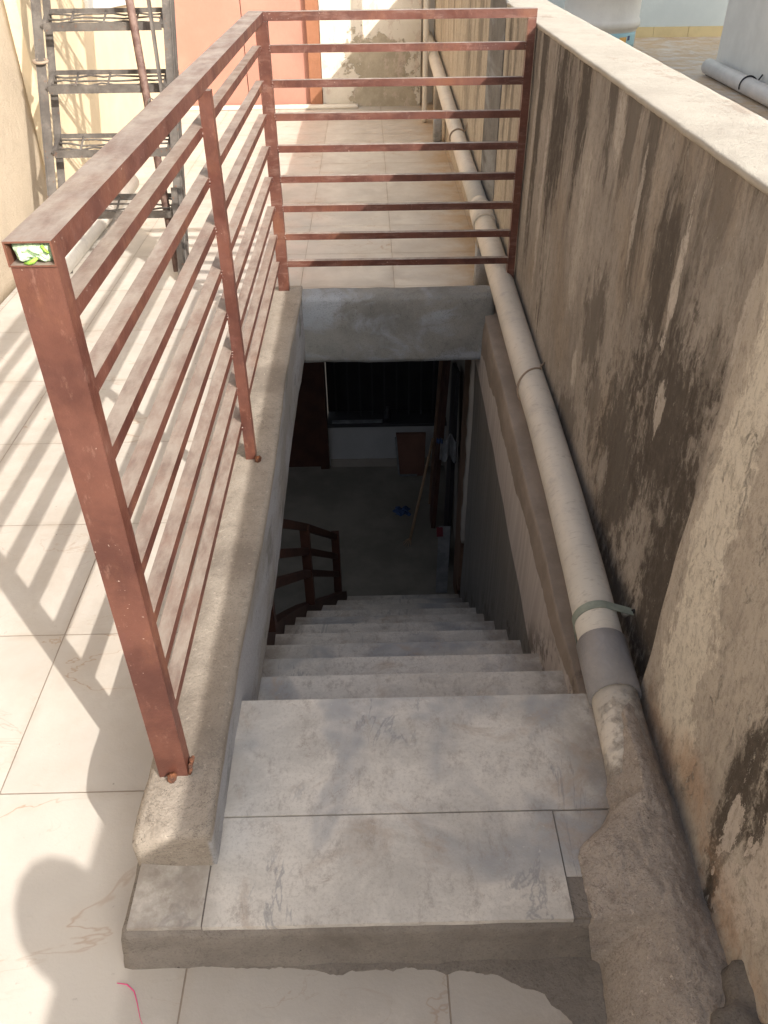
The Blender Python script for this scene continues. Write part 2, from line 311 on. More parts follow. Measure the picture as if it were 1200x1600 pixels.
def mat_far():
    m = M('peeling_limewash', .9, .15)
    c = m.mix(m.rng(m.noise(6, 6, .65), .35, .7), (.66, .61, .52), (.60, .55, .46))
    dx = m.math('DIVIDE', m.math('SUBTRACT', m.x, .16), .38); dz = m.math('DIVIDE', m.math('SUBTRACT', m.z, .22), .55)
    r = m.math('SQRT', m.math('ADD', m.mul(dx, dx), m.mul(dz, dz)))
    f = m.math('ADD', m.math('SUBTRACT', 1.0, r), m.mul(m.math('SUBTRACT', m.noise(3.2, 9, .72), .5), 3.0))
    p = m.rng(f, .15, .20)
    c = m.mix(p, c, m.mix(m.rng(m.noise(7, 6, .7), .35, .65), (.44, .385, .295), (.34, .30, .225)))
    p2 = m.rng(m.noise(9, 9, .8, m.vec((1.3, 1, .7), off=(3, 0, 0))), .56, .585)
    c = m.mix(m.mul(p2, .7), c, (.52, .43, .36))
    m.col(c); m.bump(p, .003).bump(m.noise(60, 5, .7), .0025); return m.m
T['farwall'] = mat_far()
T['palewall'] = simple('pale_limewash', (.66, .61, .52), (.6, .55, .47), .9, 4, .15)
T['orange'] = simple('terracotta_paint', (.41, .205, .155), (.36, .18, .135), .6, 2)
T['orange2'] = simple('dark_terracotta_paint', (.30, .135, .075), (.26, .115, .06), .6, 6)
T['strip'] = mat_cement('bare_cement', (.20, .195, .185), (.15, .145, .14), (.09, .085, .08), blue=(.27, .28, .29), k=.8)
T['blue'] = simple('pale_blue_paint', (.50, .56, .565), (.46, .52, .53), .85, 2, .2)
T['white'] = simple('dirty_white_paint', (.66, .66, .62), (.60, .60, .565), .8, 3, .2)
T['skirt'] = simple('yellow_skirting_tile', (.55, .46, .26), (.5, .42, .24), .5, 5)
T['npipe'] = simple('pale_pvc', (.58, .55, .52), (.50, .48, .455), .45, 6)
T['tank'] = simple('white_plastic', (.62, .60, .54), (.57, .55, .50), .45, 3, .4)
T['navy'] = simple('navy_print', (.05, .07, .16), (.07, .09, .18), .5, 9)
T['cyan'] = simple('light_blue_label', (.28, .47, .52), (.33, .52, .56), .5, 9)
T['labelorange'] = simple('orange_print', (.62, .36, .10), (.55, .32, .1), .5, 9)
T['roomfloor'] = simple('dull_green_floor', (.24, .225, .19), (.17, .16, .135), .6, 2.4)
T['roomwhite'] = simple('room_white', (.48, .49, .50), (.42, .43, .44), .8, 3)
T['roomgrey'] = simple('room_grey', (.38, .35, .31), (.32, .29, .26), .9, 3)
T['darkwood'] = simple('dark_brown_wood', (.075, .034, .024), (.05, .024, .018), .55, 8)
T['wood'] = simple('brown_wood', (.19, .115, .075), (.13, .08, .055), .7, 9)
T['card'] = simple('brown_board', (.17, .085, .06), (.13, .065, .048), .7, 5)
T['palewood'] = simple('pale_wood', (.34, .235, .15), (.28, .19, .12), .7, 14)
T['black'] = simple('near_black', (.018, .018, .02), (.028, .028, .03), .5, 6); T['bars'] = simple('dark_window_bar', (.05, .05, .055), (.04, .04, .045), .6, 6)
T['bluecloth'] = simple('blue_cloth', (.05, .09, .20), (.03, .06, .14), .9, 20)
T['greycloth'] = simple('grey_cloth', (.24, .25, .26), (.16, .17, .18), .9, 14)
T['red'] = simple('red_plastic', (.16, .03, .04), (.12, .02, .03), .5, 14)
T['pink'] = simple('pink_thread', (.85, .10, .28), (.8, .1, .3), .7, 30)
T['shirt'] = simple('navy_cloth', (.04, .05, .09), (.05, .06, .1), .9, 10)
T['skin'] = simple('skin', (.32, .19, .13), (.29, .17, .11), .6, 10)
T['hair'] = simple('black_hair', (.02, .017, .015), (.03, .025, .02), .6, 60)
T['ground'] = simple('earth', (.22, .18, .13), (.16, .13, .1), .95, 1)

# ------------------------------------------------------------------ mesh helpers (all in world coordinates)
def new(): return bmesh.new()
def box(bm, x0, x1, y0, y1, z0, z1):
    v = [bm.verts.new(p) for p in ((x0, y0, z0), (x1, y0, z0), (x1, y1, z0), (x0, y1, z0), (x0, y0, z1), (x1, y0, z1), (x1, y1, z1), (x0, y1, z1))]
    for f in ((0, 3, 2, 1), (4, 5, 6, 7), (0, 1, 5, 4), (1, 2, 6, 5), (2, 3, 7, 6), (3, 0, 4, 7)): bm.faces.new([v[i] for i in f])
    return bm
def hexa(bm, P):   # 8 points ordered like box()
    v = [bm.verts.new(p) for p in P]
    for f in ((0, 3, 2, 1), (4, 5, 6, 7), (0, 1, 5, 4), (1, 2, 6, 5), (2, 3, 7, 6), (3, 0, 4, 7)): bm.faces.new([v[i] for i in f])
    return bm
def rbox(bm, x0, x1, y0, y1, z0, z1, r=.012, step=.03, amp=.003, ns=6):
    """rounded, slightly uneven box"""
    lo = Vector((x0, y0, z0)); hi = Vector((x1, y1, z1)); d = hi - lo
    nn = [max(2, min(120, int(round(d[i] / step)))) for i in range(3)]
    cache = {}
    def vert(i, j, k):
        key = (i, j, k)
        if key in cache: return cache[key]
        p = []
        for a, q in enumerate((i, j, k)):
            t = q / nn[a]
            p.append(lo[a] + d[a] * t)
        p = Vector(p)
        c = Vector([min(max(p[a], lo[a] + r), hi[a] - r) for a in range(3)])
        n = p - c
        if n.length > 1e-9: p = c + n.normalized() * r; n.normalize()
        else: n = Vector()
        p = p + n * (mnoise.noise(p * ns) * amp + mnoise.noise(p * ns * 4) * amp * .4)
        cache[key] = bm.verts.new(p); return cache[key]
    for ax in range(3):
        a, b = [q for q in range(3) if q != ax]
        for side in (0, nn[ax]):
            for i in range(nn[a]):
                for j in range(nn[b]):
                    q = []
                    for di, dj in ((0, 0), (1, 0), (1, 1), (0, 1)):
                        k = [0, 0, 0]; k[ax] = side; k[a] = i + di; k[b] = j + dj; q.append(vert(*k))
                    try: bm.faces.new(q)
                    except ValueError: pass
    bmesh.ops.recalc_face_normals(bm, faces=bm.faces)
    for f in bm.faces: f.smooth = True
    return bm
def beam(bm, p, q, w, h, up=(0, 0, 1), bev=0):
    p, q = Vector(p), Vector(q); d = (q - p).normalized(); s = d.cross(Vector(up)).normalized(); u = s.cross(d).normalized()
    P = []
    for c in (p, q):
        for a, b in ((-1, -1), (1, -1), (1, 1), (-1, 1)): P.append(c + s * (a * w / 2) + u * (b * h / 2))
    v = [bm.verts.new(x) for x in P]
    for f in ((0, 1, 2, 3), (7, 6, 5, 4), (0, 4, 5, 1), (1, 5, 6, 2), (2, 6, 7, 3), (3, 7, 4, 0)): bm.faces.new([v[i] for i in f])
    bmesh.ops.recalc_face_normals(bm, faces=bm.faces); return bm
def tube(bm, pts, r, seg=12, cap=True, rr=None):
    pts = [Vector(p) for p in pts]; rings = []
    up = Vector((0, 0, 1))
    for i, p in enumerate(pts):
        d = (pts[min(i + 1, len(pts) - 1)] - pts[max(i - 1, 0)]).normalized()
        if abs(d.dot(up)) > .95: up = Vector((0, 1, 0))
        s = d.cross(up).normalized(); u = s.cross(d).normalized(); up = u
        R = rr[i] if rr else r
        rings.append([bm.verts.new(p + (s * math.cos(a) + u * math.sin(a)) * R) for a in [2 * math.pi * k / seg for k in range(seg)]])
    for a, b in zip(rings, rings[1:]):
        for k in range(seg):
            f = bm.faces.new((a[k], a[(k + 1) % seg], b[(k + 1) % seg], b[k])); f.smooth = True
    if cap: bm.faces.new(rings[0][::-1]); bm.faces.new(rings[-1])
    return bm
def lathe(bm, c, prof, seg=40):
    rings = []
    for r, z in prof: rings.append([bm.verts.new((c[0] + r * math.cos(2 * math.pi * k / seg), c[1] + r * math.sin(2 * math.pi * k / seg), c[2] + z)) for k in range(seg)])
    for a, b in zip(rings, rings[1:]):
        for k in range(seg):
            f = bm.faces.new((a[k], a[(k + 1) % seg], b[(k + 1) % seg], b[k])); f.smooth = True
    bm.faces.new(rings[0][::-1]); bm.faces.new(rings[-1]); return bm
def grid(bm, fn, nu, nv, smooth=True):
    V = [[bm.verts.new(fn(i / nu, j / nv)) for j in range(nv + 1)] for i in range(nu + 1)]
    for i in range(nu):
        for j in range(nv):
            f = bm.faces.new((V[i][j], V[i + 1][j], V[i + 1][j + 1], V[i][j + 1])); f.smooth = smooth
    return V
def obj(name, bm, mat, parent=None, bevel=0, seg=2):
    me = bpy.data.meshes.new(name)
    if bevel:
        es = [e for e in bm.edges if len(e.link_faces) == 2 and e.calc_face_angle(0) > .6]
        bmesh.ops.bevel(bm, geom=es, offset=bevel, segments=seg, affect='EDGES', profile=.6)
    off = Vector()
    if parent is not None:
        q = parent
        while q is not None: off += q.location; q = q.parent
    else:
        xs = [v.co for v in bm.verts]
        off = Vector(((min(v.x for v in xs) + max(v.x for v in xs)) / 2, (min(v.y for v in xs) + max(v.y for v in xs)) / 2, min(v.z for v in xs)))
    for v in bm.verts: v.co -= off
    bm.to_mesh(me); bm.free(); me.materials.append(mat)
    o = bpy.data.objects.new(name, me); C.objects.link(o)
    if parent is not None: o.parent = parent
    else: o.location = off
    return o
def thing(name, label, cat, loc=(0, 0, 0), group=None):
    o = bpy.data.objects.new(name, None); C.objects.link(o); o.location = loc; o.empty_display_size = .1
    o['label'] = label; o['category'] = cat
    if group: o['group'] = group
    return o
def tag(o, label, cat, group=None):
    o['label'] = label; o['category'] = cat
    if group: o['group'] = group
    return o
def struct(name, bm, mat, **k):
    o = obj(name, bm, mat, **k); o['kind'] = 'structure'; return o
def plabel(o, s): o['label'] = s; return o

# ------------------------------------------------------------------ setting
ZP, ZK = .13, .23            # threshold and kerb heights
KX0, KX1 = -.46, -.315       # left kerb
bm = new()                   # terrace sheet round the stair opening
box(bm, -1.90, KX0 + .01, -4, 8.9, -.095, 0); box(bm, KX0 + .01, .64, -4, .73, -.095, 0); box(bm, KX0 + .01, .64, 3.50, 8.9, -.095, 0)
struct('terrace_floor', bm, T['terrace'])
bm = new(); box(bm, .80, 22, -6, 24, -.12, 0); struct('neighbour_terrace_floor', bm, T['n_tile'])
bm = new(); box(bm, -150, 150, -150, 150, -6.2, -6); struct('ground', bm, T['ground'])
bm = new(); box(bm, -3.2, .85, .9, 5.9, -2.17, -2.07); struct('lower_room_floor', bm, T['roomfloor'])

# ------------------------------------------------------------------ parapet wall
ZW = 1.225
t = thing('parapet_wall', 'long stained plaster parapet wall with pale peeling cap along the right of the stair', 'wall', (.71, 2.5, 0))
def wallface(u, v):
    y = -3.0 + 11.9 * u; z = -.12 + (ZW - .004 + .12) * v
    return (.63 + mnoise.noise(Vector((0, y * 2.2, z * 2.2))) * .006 + mnoise.noise(Vector((3, y * 9, z * 9))) * .0015, y, z)
bm = new(); V = grid(bm, wallface, 420, 44)
B = [[bm.verts.new((.81, V[i][j].co.y, V[i][j].co.z)) for j in (0, 44)] for i in (0, 420)]
bm.faces.new((B[0][0], B[1][0], B[1][1], B[0][1]))
bm.faces.new((V[0][0], V[0][44], B[0][1], B[0][0])); bm.faces.new((V[420][0], B[1][0], B[1][1], V[420][44]))
obj('wall_body', bm, T['parapet'], t)
bm = new()
def capf(u, v):      # flat limewashed top with a thin ragged lip on both sides
    y = -3.02 + 11.9 * u; n1 = mnoise.noise(Vector((y * 14, 0, 2))) * .0025 + mnoise.noise(Vector((y * 60, 0, 2))) * .0018; n2 = mnoise.noise(Vector((y * 30, 3, 2))) * .003
    P = [(.632 + n1, ZW - .006 + n2 * .6), (.6265 + n1, ZW - .002 + n2 * .5), (.6266 + n1, ZW + .006), (.629 + n1, ZW + .0088), (.64, ZW + .010), (.68, ZW + .0105), (.73, ZW + .011), (.78, ZW + .0105), (.815, ZW + .010), (.822 + n2, ZW + .006), (.823 + n2, ZW - .02)]
    f = v * 10; i = min(9, int(f)); k = f - i
    x = P[i][0] * (1 - k) + P[i + 1][0] * k; z = P[i][1] * (1 - k) + P[i + 1][1] * k
    return (x, y, z + mnoise.noise(Vector((x * 9, y * 9, 1))) * .0015)
grid(bm, capf, 700, 20)
obj('cap', bm, T['cap'], t)
# thicker coat of plaster on the near stretch, ending in a sloped edge
def nearface(u, v):
    z = ZW - .03 - (ZW + .02) * v; ye = 1.205 + .03 * (1 - (z / 1.2)) + mnoise.noise(Vector((1, z * 6, 0))) * .010
    y = ye - 4.2 * u ** 1.6
    x = .592 + mnoise.noise(Vector((5, y * 2.5, z * 2.5))) * .007 + mnoise.noise(Vector((3, y * 10, z * 10))) * .002
    fl = max(0, (.16 - z) / .16); x -= .03 * fl * fl
    if u < .02: x += .034 * (1 - u / .02) ** 2
    return (x, y, z)
bm = new(); grid(bm, nearface, 140, 60)
for e in [e for e in bm.edges if e.is_boundary]: pass
ob = obj('thick_plaster', bm, T['parapet_near'], t); ob.modifiers.new('solid', 'SOLIDIFY').thickness = .03; ob.modifiers['solid'].offset = 1
plabel(ob, 'thicker paler coat of flaking plaster on the near end of the wall')
bm = new(); box(bm, .6245, .634, 4.25, 4.80, .14, 1.24); obj('cement_strip', bm, T['strip'], t, .002)

# ------------------------------------------------------------------ left wall, far wall, door
t = thing('side_wall', 'tall sunlit yellow side wall, rough stucco near and smooth limewash beyond the ladder', 'wall', (-1.95, 4, 0))
bm = new(); grid(bm, lambda u, v: (-1.868 + mnoise.noise(Vector((0, u * 30, v * 12))) * .006, -3 + 7.95 * u, 3.2 * v), 120, 50)
ob = obj('rough_stucco', bm, T['stucco'], t); ob.modifiers.new('s', 'SOLIDIFY').thickness = .2; ob.modifiers['s'].offset = -1
bm = new(); box(bm, -2.1, -1.805, 4.95, 8.72, -.05, 3.2); obj('smooth_limewash', bm, T['yellow'], t, .006)
bm = new(); hexa(bm, [(-1.8049, 6.13, 1.05), (-1.785, 6.13, 1.05), (-1.785, 7.2, 1.0), (-1.8049, 7.2, 1.0), (-1.8049, 6.13, 1.9), (-1.785, 6.13, 1.9), (-1.785, 7.2, 1.9), (-1.8049, 7.2, 1.9)])
plabel(obj('panel', bm, T['white'], t, .002), 'white sheet fixed high on the yellow part of the wall')
t = thing('far_wall', 'cream far wall with patches of peeling plaster behind the railing', 'wall', (-.4, 8.9, 0))
bm = new(); box(bm, -.44, .50, 8.70, 8.95, -.05, 3.0); obj('peeling_plaster', bm, T['farwall'], t, .004)
bm = new(); box(bm, .50, .64, 8.86, 8.95, -.05, 3.0); obj('pale_plaster', bm, T['palewall'], t)
bm = new(); box(bm, -2.1, -.44, 8.80, 8.95, -.05, 3.0); obj('plain_plaster', bm, T['palewall'], t)
bm = new(); rbox(bm, -1.80, -.10, 8.60, 8.697, 0, .035, r=.008, step=.04, amp=.003); obj('floor_sill', bm, T['palewall'], t)
bm = new(); rbox(bm, .478, .522, 7.93, 8.02, 0, 2.4, r=.008, step=.04, amp=.004)
tag(obj('pillar', bm, T['palewall']), 'narrow cream pillar standing at the far wall beside the drain pipe', 'pillar')
t = thing('metal_door', 'terracotta orange door in the far wall with a darker frame', 'door', (-1.1, 8.7, 0))
bm = new(); box(bm, -1.80, -1.16, 8.715, 8.76, .02, 2.1); obj('leaf', bm, T['orange'], t, .004)
bm = new(); box(bm, -1.152, -.56, 8.715, 8.76, .02, 2.1); obj('leaf', bm, T['orange'], t, .004)
bm = new(); box(bm, -1.80, -.56, 8.76, 8.798, 0, 2.14); obj('back_panel', bm, T['orange2'], t)
bm = new(); box(bm, -.56, -.445, 8.66, 8.798, 0, 2.14); obj('frame', bm, T['orange2'], t, .004)

# ------------------------------------------------------------------ kerb
t = thing('concrete_kerb', 'rough grey concrete kerb round the stair opening under the railing', 'kerb', (-.39, 2.2, 0))
bm = new(); rbox(bm, KX0, KX1, .838, 3.52, -.066, ZK, r=.006, step=.014, amp=.0028, ns=7)
for v in bm.verts:    # worn outer edge, chipped near-left corner
    x, y, z = v.co
    k = max(0, (z - .15) / .08) * max(0, (-.42 - x) / .04); v.co.z -= .010 * k
    if y < .97 and z > 0:
        q = (.97 - y) / .13; e = max(0, (-.395 - x) / .065)
        v.co.z -= .030 * q * q * e; v.co.y += .010 * e * max(0, z / .23) * (1 if y < .85 else 0)
        v.co.x -= .012 * q * e
    v.co.x += .005 * math.sin(y * 4)
obj('side_kerb', bm, T['kerb'], t)
bm = new(); rbox(bm, KX1 - .012, .545, 3.40, 3.515, -.10, ZK - .012, r=.014, step=.022, amp=.006, ns=5); obj('end_kerb', bm, T['header'], t)

# ------------------------------------------------------------------ threshold platform
t = thing('threshold_step', 'low platform at the head of the stair, marble slabs on a dark cement base', 'step', (0, .95, 0))
bm = new(); rbox(bm, -.477, .50, .714, 1.21, -.10, ZP - .009, r=.012, step=.02, amp=.005, ns=7)
for v in bm.verts:
    if v.co.y < .75: v.co.y += mnoise.noise(Vector((v.co.x * 16, v.co.z * 8, 0))) * .004 - (.012 * max(0, (.05 - v.co.z) / .1))
    if v.co.x < -.42: v.co.x -= .018 * min(1, max(0, (.118 - v.co.z) / .118))
obj('cement_base', bm, T['plinth'], t)
bm = new(); box(bm, -.464, -.331, .722, .90, ZP - .02, ZP - .001); obj('corner_slab', bm, T['marble'], t, .0025)
bm = new(); box(bm, -.328, .343, .720, .937, ZP - .02, ZP); obj('marble_slab', bm, T['marble'], t, .0025)
bm = new(); box(bm, .346, .47, .80, .937, ZP - .02, ZP - .002); obj('corner_slab', bm, T['marble'], t, .0025)
bm = new(); box(bm, -.322, .53, .940, 1.236, ZP - .028, ZP + .001); obj('marble_slab', bm, T['marble'], t, .003)
bm = new(); box(bm, -.455, .468, .7235, .9402, ZP - .03, ZP - .0035); obj('grout', bm, T['plinth'], t)

# ------------------------------------------------------------------ staircase
t = thing('marble_staircase', 'grey marble stairs going down into the dark room', 'stairs', (0, 2.5, -2.07))
LX = {0: -.37, 1: -.39, 2: -.39, 3: -.40, 4: -.40, 5: -.40, 6: -.385, 7: -.36, 8: -.30, 9: -.235, 10: -.19}
for i in range(1, 11):
    z = ZP - .2 * i; yn = 1.236 + .25 * i; xl = LX[i]; x2 = LX[min(i + 1, 10)]
    bm = new(); hexa(bm, [(LX[i - 1], yn - .275, z - .028), (.505, yn - .275, z - .028), (.505, yn, z - .028), (xl, yn, z - .028), (LX[i - 1], yn - .275, z), (.505, yn - .275, z), (.505, yn, z), (xl, yn, z)])
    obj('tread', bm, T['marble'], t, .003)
for i in range(0, 11):
    z = ZP - .2 * i; yn = 1.236 + .25 * i
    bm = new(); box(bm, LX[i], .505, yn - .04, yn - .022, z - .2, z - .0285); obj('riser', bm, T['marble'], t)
bm = new()
pl = [(LX[i] - .004, 1.236 + .25 * i, ZP - .2 * i) for i in range(3, 11)]
for (a, b) in zip(pl, pl[1:]):
    hexa(bm, [(a[0] - .05, a[1], a[2] - .22), (a[0], a[1], a[2] - .22), (b[0], b[1], b[2] - .22), (b[0] - .05, b[1], b[2] - .22), (a[0] - .05, a[1], a[2] + .045), (a[0], a[1], a[2] + .045), (b[0], b[1], b[2] + .045), (b[0] - .05, b[1], b[2] + .045)])
obj('stringer', bm, T['darkwood'], t)

# ------------------------------------------------------------------ lower railing
t = thing('stair_railing', 'dark brown wooden railing on the left side of the lower stairs', 'railing', (-.35, 3, -1.5))
PA, PB, PC = (-.392, 2.07, -.47), (-.345, 3.05, -1.27), (-.245, 3.72, -1.87)
for p, h, w_ in ((PA, .50, .055), (PB, .49, .045), (PC, .52, .045)):
    bm = new(); box(bm, p[0] - w_ / 2, p[0] + w_ / 2, p[1] - .02, p[1] + .02, p[2], p[2] + h); obj('post', bm, T['darkwood'], t, .003)
for dz in (.20, .34, .49):
    bm = new()
    a, b, c = [Vector((p[0], p[1], p[2] + dz)) for p in (PA, PB, PC)]
    beam(bm, a, b, .03, .035); beam(bm, b, c, .03, .035); obj('rail', bm, T['darkwood'], t)

# ------------------------------------------------------------------ stairwell wall on the right
t = thing('stairwell_wall', 'plastered wall on the right side of the stairwell below the drain pipe', 'wall', (.56, 2.5, -2.07))
bm = new(); n_ = 60
def sw(u, v):
    y = 1.215 + 2.38 * u; zt = .00 + .055 * (y - 1.2); z = -2.1 + (zt + 2.1) * v
    return (.495 + mnoise.noise(Vector((1, y * 4, z * 4))) * .005 + (.006 if v > .985 else 0), y, z)
V = grid(bm, sw, n_, 70)
top = [bm.verts.new((.63, V[i][70].co.y, V[i][70].co.z + .01)) for i in range(n_ + 1)]; bot = [bm.verts.new((.63, V[i][0].co.y, -2.1)) for i in range(n_ + 1)]
for i in range(n_): bm.faces.new((V[i][70], V[i + 1][70], top[i + 1], top[i])); bm.faces.new((bot[i], bot[i + 1], V[i + 1][0], V[i][0]))
bm.faces.new([V[n_][j] for j in range(71)] + [top[n_], bot[n_]])
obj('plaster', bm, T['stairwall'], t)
bm = new(); rbox(bm, .478, .56, 3.56, 3.63, -1.32, -.10, r=.008, step=.03, amp=.010, ns=14); obj('pale_edge', bm, T['roomgrey'], t)
bm = new(); box(bm, .485, .56, 3.64, 3.90, -1.75, -.10); obj('brown_jamb', bm, T['wood'], t, .004)

# ------------------------------------------------------------------ room below
t = thing('lower_room_walls', 'walls of the dark room at the foot of the stairs', 'wall', (-1, 5.5, -2.07))
bm = new(); box(bm, -.37, .75, 5.5, 5.7, -2.1, -1.67); plabel(obj('dado', bm, T['roomwhite'], t), 'white painted lower wall under the barred window')
bm = new(); box(bm, -.36, .75, 5.485, 5.499, -2.07, -2.0); obj('skirting', bm, T['roomgrey'], t)
bm = new(); box(bm, -.37, .75, 5.5, 5.7, -.95, -.096); obj('lintel', bm, T['roomgrey'], t)
bm = new(); box(bm, -3.2, -1.35, 5.5, 5.7, -2.1, -.096); obj('plaster', bm, T['roomgrey'], t)
bm = new(); box(bm, .56, .85, 3.9, 5.7, -2.1, -.096); plabel(obj('plaster', bm, T['roomgrey'], t), 'brownish side wall behind the leaning planks')
bm = new(); box(bm, -3.3, -3.2, .9, 5.7, -2.1, -.096); box(bm, -3.2, .62, .80, .9, -2.1, -.096); box(bm, .62, .85, .8, 3.9, -2.1, -.12); obj('outer_plaster', bm, T['roomgrey'], t)
t = thing('wooden_door', 'dark brown door left of the white lower wall in the room below', 'door', (-.8, 5.5, -2.07))
bm = new(); box(bm, -1.33, -.44, 5.50, 5.54, -2.07, -.2); obj('leaf', bm, T['darkwood'], t)
bm = new(); box(bm, -.44, -.372, 5.46, 5.60, -2.07, -.096); obj('frame', bm, T['darkwood'], t, .003)
bm = new(); box(bm, -1.40, -1.33, 5.46, 5.60, -2.07, -.096); obj('frame', bm, T['darkwood'], t, .003)
t = thing('barred_window', 'dark barred window above the white lower wall in the room below', 'window', (0, 5.6, -1.67))
bm = new(); box(bm, -.368, .56, 5.655, 5.66, -1.66, -.95); obj('pane', bm, T['black'], t)
bm = new(); box(bm, -.368, .56, 5.44, 5.65, -1.67, -1.645); obj('sill', bm, T['bars'], t, .003)
for k in range(9):
    x = -.30 + k * .095; bm = new(); box(bm, x - .006, x + .006, 5.575, 5.587, -1.644, -.951); obj('bar', bm, T['bars'], t)
bm = new(); lathe(bm, (.10, 5.49, -1.6445), [(.0, 0), (.028, 0), (.03, .07), (.012, .1), (.012, .125), (0, .126)], 16); tag(obj('bottle', bm, T['bars']), 'small grey bottle standing on the dark window sill', 'bottle')
bm = new(); box(bm, -.33, .06, 5.455, 5.49, -1.644, -1.632); tag(obj('wooden_strip', bm, T['greycloth']), 'pale strip lying along the dark window sill', 'strip')

# things kept at the foot of the stairs
t = thing('brown_board', 'reddish brown board with pale edge leaning against the white lower wall', 'board', (.27, 5.4, -2.07))
bm = new(); hexa(bm, [(.19, 5.34, -2.07), (.385, 5.34, -2.07), (.385, 5.37, -2.07), (.19, 5.37, -2.07), (.165, 5.44, -1.74), (.40, 5.44, -1.74), (.40, 5.468, -1.74), (.165, 5.468, -1.74)]); obj('panel', bm, T['card'], t)
bm = new(); beam(bm, (.19, 5.33, -2.055), (.33, 5.33, -2.055), .012, .014); beam(bm, (.186, 5.335, -2.05), (.163, 5.43, -1.76), .012, .012); obj('pale_edge', bm, T['greycloth'], t)
def plank(a, b, w_, h, mat, label, nm='wooden_plank'):
    bm = new(); beam(bm, a, b, w_, h, up=(1, 0, 0)); tag(obj(nm, bm, mat, None, .002), label, 'plank' if 'plank' in nm else nm.split('_')[-1], 'boards leaning at the foot of the stairs')
plank((.42, 4.95, -2.06), (.53, 5.35, -.35), .03, .05, T['wood'], 'narrow pale brown upright plank nearest the barred window')
plank((.41, 4.72, -2.06), (.535, 5.12, -.40), .22, .03, T['darkwood'], 'wide dark plank behind the thin leaning stick')
plank((.475, 4.30, -2.06), (.52, 4.62, -.75), .26, .025, T['black'], 'near black board standing between the stick and the jamb')
plank((.515, 3.98, -2.06), (.545, 4.2, -.9), .16, .02, T['wood'], 'brown plank leaning right beside the stairwell jamb')
t = thing('broom', 'thin pale stick broom leaning with its handle up at the foot of the stairs', 'broom', (.235, 4.55, -2.07))
bm = new(); tube(bm, [(.235, 4.50, -2.05), (.30, 4.60, -1.78), (.40, 4.76, -1.36)], .010, 8); obj('handle', bm, T['palewood'], t)
bm = new()
for k in range(9):
    a = k * .7; tube(bm, [(.235, 4.50, -2.03), (.235 + .03 * math.cos(a) - .02, 4.50 + .04 * math.sin(a) - .02, -2.062)], .002, 5)
obj('bristles', bm, T['palewood'], t)
def cloth(fn, mat, nm, label, cat, nu=24, nv=18):
    bm = new(); grid(bm, fn, nu, nv); o = tag(obj(nm, bm, mat), label, cat); o.modifiers.new('s', 'SOLIDIFY').thickness = .004; return o
cloth(lambda u, v: (.135 + .11 * u + .015 * math.sin(v * 9), 4.82 + .10 * v + .01 * math.sin(u * 11), -2.066 + .028 * abs(math.sin(u * 7 + v * 4)) * (1 - abs(2 * u - 1) ** 3) * (1 - abs(2 * v - 1) ** 3)), T['bluecloth'], 'cloth', 'crumpled blue cloth lying on the floor of the lower room', 'cloth')
cloth(lambda u, v: (.40 + .10 * u, 4.22 + .02 * math.sin(u * 12), -1.02 - .16 * v - .02 * math.sin(u * 8)), T['greycloth'], 'rag', 'grey rag hanging over the leaning boards', 'rag')
cloth(lambda u, v: (.375 + .035 * u, 4.20 + .012 * math.sin(u * 12), -1.015 - .03 * v), T['bluecloth'], 'rag', 'small blue rag at the top of the leaning broom handle', 'rag', 8, 6)
t = thing('white_board', 'narrow white board with a red patch standing by the last stair', 'board', (.40, 3.95, -2.07))
bm = new(); beam(bm, (.42, 3.96, -2.06), (.435, 4.08, -1.60), .075, .012, up=(0, 1, 0)); obj('panel', bm, T['greycloth'], t)
bm = new(); beam(bm, (.405, 4.055, -1.66), (.402, 4.07, -1.60), .04, .014, up=(0, 1, 0)); obj('red_patch', bm, T['red'], t)

# ------------------------------------------------------------------ drain pipe
t = thing('drain_pipe', 'long cream drain pipe strapped along the foot of the parapet wall', 'pipe', (.575, 3, 0))
main = [(.532, 1.33, .176), (.545, 1.6, .181), (.560, 1.968, .184), (.571, 2.39, .189), (.572, 2.667, .197), (.573, 3.0, .215), (.573, 3.5, .250), (.572, 3.8, .272), (.572, 4.2, .305)]
bm = new(); tube(bm, main, .0535, 32); obj('main_pipe', bm, T['pvc'], t)
bm = new(); tube(bm, [(.572, 4.10, .297), (.572, 4.28, .312)], .060, 28); tube(bm, [(.572, 4.28, .312), (.572, 4.38, .318)], .060, 28, rr=[.060, .048]); obj('socket', bm, T['pvc'], t)
bm = new(); tube(bm, [(.572, 4.25, .310), (.572, 5.12, .345), (.572, 5.84, .390), (.572, 6.92, .461), (.573, 8.84, .57)], .049, 24); obj('far_pipe', bm, T['pvc'], t)
bm = new(); tube(bm, [(.5335, 1.355, .172), (.5333, 1.352, .172), (.531, 1.197, .158), (.531, 1.194, .158)], .060, 40, rr=[.055, .0595, .0595, .055]); obj('coupling', bm, T['coupling'], t)
bm = new(); tube(bm, [(.5315, 1.25, .163), (.525, 1.05, .148), (.518, .90, .115), (.51, .80, .07)], .0525, 32); obj('near_pipe', bm, T['pvc'], t)
def strap(y, z, x, r, half, a0, a1, mat, nm, tail=None):
    bm = new(); pts = []
    for k in range(25):
        a = math.radians(a0 + (a1 - a0) * k / 24); pts.append((x + r * math.cos(a), z + r * math.sin(a)))
    if tail: pts = [tail[0]] + pts + [tail[1]] if tail[0] else pts + [tail[1]]
    fr = [[bm.verts.new((px, y + s * half, pz + s * half * .12)) for s in (-1, 1)] for px, pz in pts]
    for a, b in zip(fr, fr[1:]): bm.faces.new((a[0], b[0], b[1], a[1]))
    o = obj(nm, bm, mat, t); o.modifiers.new('s', 'SOLIDIFY').thickness = .0022; o.modifiers['s'].offset = 0; return o
